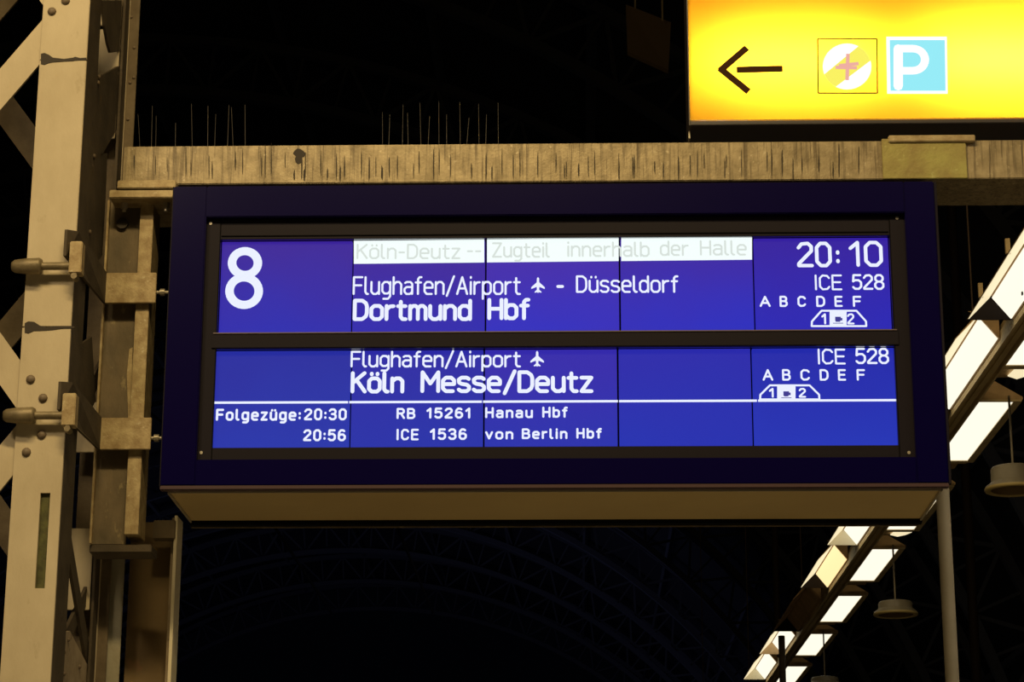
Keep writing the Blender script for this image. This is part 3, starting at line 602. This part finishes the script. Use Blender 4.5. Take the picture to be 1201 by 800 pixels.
# ================================================================== beam clamps round the column
def clamp(strap, plate, rod, cup, label):
    r = empty('column_clamp', (PY(strap[0], strap[2], PYF-.02).x, PYF-.02, PY(strap[0], strap[3], PYF-.02).z), label, 'clamp', 'clamps holding the bracket post to the lattice column')
    a_, b_ = PY(strap[0], strap[2], PYF-.03), PY(strap[1], strap[3], PYF-.03)
    MB().box(a_.x, b_.x, PYF-.03, PYF-.016, b_.z, a_.z, .002).build('strap', 'galv_brown', r)
    CY0 = FY-.055
    # arm running forward along the column side
    z0, z1 = b_.z, a_.z; X = a_.x
    mb = MB(); pf = PY(plate[1], plate[3], CY0)
    mb.prism([(X-.001, PYF-.018, z0), (X-.001, PYF-.018, z1), (X-.02, CY0+.05, z1+.02), (X-.05, CY0, z1+.01), (X-.05, CY0, z0+.03), (X-.02, CY0+.10, z0)], (.010, 0, 0)); mb.build('arm', 'shaded_paint', r)
    a_, b_ = PY(plate[0], plate[2], CY0), PY(plate[1], plate[3], CY0)
    MB().box(a_.x, b_.x, CY0-.012, CY0+.04, b_.z, a_.z, .003).build('jaw_plate', 'galv_brown', r)
    zc = PY(plate[0], rod[2], CY0-.0).z; rr = .0105
    x0, x1 = PY(rod[0], rod[2], CY0).x, PY(rod[1], rod[2], CY0).x
    mb = MB(); mb.tube((x0-.02, CY0+.015, zc), (x1+.005, CY0+.015, zc), rr*1.35, 14); mb.build('threaded_rod', 'coupling', r)
    mb = MB(); x2, x3 = PY(cup[0], rod[2], CY0).x, PY(cup[1], rod[2], CY0).x
    n = 16
    prof = [(x2-.001, .002), (x2, .016), (x2+.010, .023), (x2+.05, .028), (x3-.008, .030), (x3, .025), (x3, .012)]
    v = []
    for x, q_ in prof:
        v += [(x, CY0+.015+q_*math.cos(k*2*math.pi/n), zc+q_*math.sin(k*2*math.pi/n)) for k in range(n)]
    mb.add(v, [(k*n+i, k*n+(i+1) % n, (k+1)*n+(i+1) % n, (k+1)*n+i) for k in range(len(prof)-1) for i in range(n)], True)
    mb.build('coupling_sleeve', 'coupling', r)
    mb = MB(); q_ = PY((plate[0]+plate[1])/2-2, plate[3]+5, CY0)
    mb.tube((q_.x, CY0-.012, q_.z+.005), (q_.x, CY0+.03, q_.z+.005), .012, 6); mb.build('nut', 'coupling', r)
clamp((122.5, 182, 320, 355), (83, 95.5, 284, 321), (47, 84, 310.5), (13, 48, 0), 'upper galvanised clamp with threaded rod gripping the lattice column')
clamp((116.5, 176, 490, 527), (74.5, 88, 462, 500), (38, 75, 486), (3, 40, 0), 'lower galvanised clamp with threaded rod gripping the lattice column')
# small bolts between bracket and board
for i, (x, y) in enumerate(((191, 343), (184, 514))):
    c_ = PY(x, y, .2); r = MB(); r.tube((c_.x-.03, .2, c_.z), (-W2, .2, c_.z), .007, 8); r.tube((c_.x-.01, .2, c_.z), (c_.x+.008, .2, c_.z), .014, 6)
    r.build('side_bolt', 'steel', board)

# ================================================================== support post under the board
QY = .445
sp = empty('support_post', (PY(160, 790, QY).x, QY, 0), 'brown steel channel post below the left end of the departure board', 'post')
x0, x1 = PY(122, 780, QY).x, PY(140, 780, QY).x; x2, x3 = PY(193, 780, QY).x, PY(205.5, 700, QY).x
zp = PY(190, 606, QY).z
MB().box(x0, x1, QY, QY+.012, 0, zp, .002).build('left_flange', 'galv_clean', sp)
MB().box(x1, x2+.02, QY+.10, QY+.11, 0, zp).build('web', worn('brown_post_paint', (.21, .14, .06), (.15, .10, .045), (.25, .13, .06), scale=2.5, rough=.7), sp)
MB().box(x0, x0+.01, QY+.012, QY+.1, 0, zp).build('left_return', 'galv_dark', sp)
MB().box(x2, x3-.012, QY+.02, QY+.1, 0, zp, .002).build('right_flange', 'dirty_paint', sp)
MB().box(x3-.012, x3, QY-.02, QY+.1, 0, zp, .002).build('edge_strip', plain('cream_edge_strip', (.75, .68, .50), .5), sp, 'pale cream edge strip')
ba, bb = PY(180, 610, QY-.03), PY(205, 632, QY-.03)
MB().box(ba.x, bb.x, QY-.03, QY+.02, bb.z, ba.z, .003).build('cross_cleat', 'galv_dark', sp)

# ================================================================== twin row of platform luminaires
TH = .02024
LR = (CX, CY, CZ); DT = Vector((-math.sin(TH), math.cos(TH), 0)); NT = Vector((math.cos(TH), math.sin(TH), 0))
def LW(u, t, h): return CAM+NT*u+DT*t+Vector((0, 0, h))
HP = 3.85
def lroot(name, u, t, label, cat, group=None):
    o = empty(name, LW(u, t, HP), label, cat, group, rz=TH); return o
rail = lroot('lighting_rail', 2.81, 6, 'long brown steel rail carrying two rows of strip lights', 'rail')
def lbox(mb, u0, u1, t0, t1, h0, h1, bev=0): return mb.box(u0-2.81, u1-2.81, t0-6, t1-6, h0, h1, bev)
lbox(MB(), 2.768, 2.845, 7, 46, -.018, .10).build('trunking', 'rail', rail)
lbox(MB(), 2.754, 2.768, 7, 46, -.040, .05).build('rail_flange', 'rail_light', rail)
lbox(MB(), 2.858, 2.870, 7, 46, -.035, -.001).build('rail_flange', 'rail_light', rail)
lbox(MB(), 2.800, 2.825, 7, 46, -.030, -.018).build('wire_channel', 'rail', rail)
ROWG = 'strip lights along the lighting rail'
def fix_left(t0, L, label, lit='lamp', near='open', end='fixture_dark'):
    r = lroot('strip_light', 2.62, t0, label, 'light', ROWG)
    w_ = .13; H_ = .148; A_ = .008
    cs = [(-w_, 0), (A_, H_), (w_, 0), (w_+.006, 0), (A_, H_+.012), (-w_-.006, 0)]
    mb = MB(); n = len(cs)   # roof-shaped trough, built from its outer skin
    v = [(x, 0, z) for x, z in cs]+[(x, L, z) for x, z in cs]
    mb.add(v, [(i, (i+1) % n, n+(i+1) % n, n+i) for i in range(n)]+[(0, 1, 4, 5), (1, 2, 3, 4), (n, n+5, n+4, n+1), (n+1, n+4, n+3, n+2)]); mb.build('housing', 'fixture', r)
    mb = MB(); mb.prism([(A_, -.006, H_), (w_, -.006, 0), (w_, -.006, H_+.022), (-.05, -.006, H_+.022)], (0, -.006, 0)); mb.build('near_end_plate', 'fixture', r)
    g = .003
    mb = MB(); mb.prism([(A_+g+.008, .004, H_-.016), (w_-g-.006, .004, .006), (w_-g-.012, .004, .006), (A_+g+.004, .004, H_-.018)], (0, L-.008, 0)); mb.build('light_face', lit, r)  # stands for the tube-lit reflector slopes; their light is put into the material
    mb = MB(); mb.prism([(A_-g-.004, .004, H_-.014), (-w_+g, .004, .004), (-w_+g+.006, .004, .004), (A_-g-.004, .004, H_-.020)], (0, L-.008, 0)); mb.build('side_reflector', 'reflector_glow' if lit != 'fixture' else lit, r, 'glowing cream side reflector' if lit != 'fixture' else None)
    mb = MB(); mb.prism([(-w_, L, 0), (w_, L, 0), (A_, L, H_)], (0, .008, 0)); mb.build('far_end_plate', end, r)
    for q_ in (.3, .75) if t0 < 12 else ():
        mb = MB(); mb.box(-w_-.012, -w_+.012, L*q_, L*q_+.02, .004, .085); mb.build('hanger', 'rail_light', r)
        mb = MB(); mb.box(.092, .099, L*q_-.02, L*q_, .012, .03); mb.build('clip', 'fixture_dark', r)
lf = [(11.05, 1.70, 'left-hand strip light nearest the top right corner', 'lamp', 'fixture_dark'),
      (13.15, 1.65, 'left-hand strip light just right of the board, below the topmost one', 'lamp', 'fixture_dark'),
      (17.75, 1.55, 'left-hand strip light emerging directly below the board', 'lamp', 'reflector'),
      (19.96, 1.35, 'warm golden strip light, second below the board on the left', 'lamp_warm', 'fixture_dark'),
      (21.9, 1.9, 'unlit dark strip light in the left row below the board', 'fixture', 'fixture_dark'),
      (24.1, 1.25, 'left-hand strip light just below the unlit one', 'lamp', 'fixture'),
      (26.0, 1.3, 'left-hand strip light at the lower edge of the picture', 'lamp', 'reflector')]
for t0, L, lab, lit, end in lf: fix_left(t0, L, lab, lit, end=end)
def fix_right(t0, L, label):
    r = lroot('strip_light', 3.0, t0, label, 'light', ROWG)
    w_ = .118; o_ = .165; H_ = .135
    mb = MB(); mb.prism([(-o_, 0, .012), (o_+.01, 0, .012), (o_+.01, 0, .03), (0, 0, H_), (-o_, 0, .03)], (0, L+.08, 0)); mb.build('housing', 'fixture', r, 'brown gable-ended housing')
    mb = MB(); mb.box(-w_-.022, -w_, .0, L+.05, 0, .012); mb.box(w_, w_+.05, 0, L+.05, 0, .012); mb.box(-w_, w_, 0, .02, 0, .012); mb.box(-w_, w_, L, L+.08, 0, .012); mb.build('rim', 'rail_light', r)
    mb = MB(); mb.box(-w_+.001, w_-.001, .021, L-.001, .006, .0115); mb.build('light_face', 'lamp', r)
    mb = MB(); mb.box(-w_-.01, -w_+.012, L*.42, L*.45, -.004, .0); mb.build('clip', 'fixture_dark', r)
    mb = MB(); mb.box(-.10, .10, L+.10, L+.42, .04, .09, .004); mb.build('ballast_box', 'fixture', r)
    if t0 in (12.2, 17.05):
        mb = MB(); mb.prism([(-.03, L+.09, 0), (w_, L+.09, 0), (w_-.02, L+.30, .02), (.05, L+.42, .03), (-.02, L+.35, .03)], (0, 0, .006)); mb.build('end_reflector', 'reflector_glow', r, 'glowing cream end reflector')  # reflector given a glow of its own in place of lamp light
for t0, L, lab in ((12.2, 1.52, 'right-hand strip light at the right edge of the picture'),
                   (14.57, 1.67, 'right-hand strip light with brown gable end just right of the board'),
                   (17.05, 1.62, 'right-hand strip light peeping out directly below the board'),
                   (19.46, 1.50, 'right-hand strip light with brown gable end below the board'),
                   (21.72, 1.50, 'right-hand strip light, second full one below the board'),
                   (23.96, 1.49, 'right-hand strip light, third full one below the board'),
                   (26.25, 1.45, 'right-hand strip light at the lower edge of the picture')):
    fix_right(t0, L, lab)
# bell loudspeakers hanging on rods
def PT(x, y, t):
    r = ray(x, y); k = t/(r.dot(DT)); return CAM+r*k
def bell(xr_, yr0, yr1, yc, t, rad, label):
    top = PT(xr_, yr0, t); c0 = PT(xr_, yr1, t); rim = PT(xr_, yc, t)
    x, y = c0.x, c0.y; hh = c0.z-rim.z
    r = empty('pendant_loudspeaker', (x, y, rim.z), label, 'loudspeaker', 'pendant loudspeakers under the strip lights')
    MB().tube((x, y, c0.z-.003), (x, y, CZ+HP+.02), .008, 10).build('rod', 'speaker', r)
    k = rad/.185
    body = MB().lathe((x, y, rim.z), [(.001, hh), (.09*k, hh), (.132*k, hh-.008), (.142*k, hh-.022), (.142*k, .06), (.15*k, .050), (.178*k, .030), (.185*k, .018)], 40); body.build('body', 'speaker', r)
    MB().lathe((x, y, rim.z), [(.185*k, .018), (.1875*k, .010), (.182*k, .0), (.158*k, -.002), (.146*k, .006)], 40).build('rim', 'speaker_rim', r, 'yellowed flat rim')
    MB().lathe((x, y, rim.z), [(.146*k, .006), (.135*k, .035), (.07*k, .05), (.001, .052)], 32).build('mouth', 'speaker_in', r, 'brownish loudspeaker mouth')
bell(1188, 440, 547, 576, 14.50, .185, 'largest pendant loudspeaker, at the right edge below the strip lights')
bell(1050, 640, 705, 722, 19.38, .185, 'middle pendant loudspeaker hanging to the right of the strip light rows')
bell(967.5, 745, 794, 806, 23.88, .185, 'smallest pendant loudspeaker, its top just inside the lower edge')
# rail hangers up to the roof
for t in (8.5, 14.2, 19.0, 23.9, 30, 38):
    p_ = [(2.81-2.81, t-6, .1), (2.81-2.81, t-6, 14)]
    mb = MB(); mb.tube(p_[0], (0, t-6, 4.5), .006, 8); mb.build('rail_hanger', 'mast', rail)
mb = MB(); c0 = PT(916.5, 745, 24.1)
MB().tube((c0.x, c0.y, 0), (c0.x, c0.y, CZ+HP), .035, 12).build('lighting_mast', 'shaded_paint', None, 'slim dark mast rising to the far end of the strip light rows', cat='post')

# ================================================================== poles and things in the dark
p_ = PY(1119.5, 795, 1.4); MB().tube((p_.x-.004, p_.y, 0), (p_.x-.012, p_.y, B+.9), .028, 24).build('grey_pole', 'pole', None, 'slim round grey pole behind the lower right corner of the board', cat='pole')
p_ = PY(1120, 320, 34); MB().tube((p_.x, p_.y, 0), (p_.x, p_.y, 17.5), .09, 16).build('hall_mast', 'mast', None, 'faint brown mast right of the board, far back in the dark hall', cat='post')
p_ = PY(911, 700, 40); MB().tube((p_.x, p_.y, 0), (p_.x, p_.y, 13.5), .07, 16).build('hall_mast', 'mast', None, 'faint reddish mast below the board, left of the strip lights', cat='post')
# dim panel high in the hall
hp = empty('hanging_panel', PY(760, 70, 17), 'dim brown panel hanging high in the dark left of the yellow sign', 'panel')
mb = MB(); mb.prism([PY(734, 5, 17), PY(787, 26, 17.5), PY(784, 82, 17.5), PY(736, 60, 17)], (0, .12, 0)); mb.build('panel_face', plain('dim_brown_panel', (.30, .20, .09), .7), hp)
for x, y in ((745, 12), (777, 24)):
    a_ = PY(x, y, 17.2); MB().tube(a_, (a_.x, a_.y, a_.z+6), .012, 8).build('hanger_rod', 'rail', hp)
# two slanting tie rods in the far hall
for i, (p0, p1, lab) in enumerate((((318, 612), (384, 712), 'thin slanting bluish tie rod nearer the column, below the board'), ((463, 612), (505, 712), 'thin slanting bluish tie rod below the middle of the board'))):
    a_, b_ = PY(*p0, 40), PY(*p1, 60); d_ = (a_-b_)
    MB().tube(b_-d_*.1, a_+d_*.6, .035, 8).build('tie_rod', plain('bluish_rod', (.20, .20, .30), .5), None, lab, cat='tie rod')
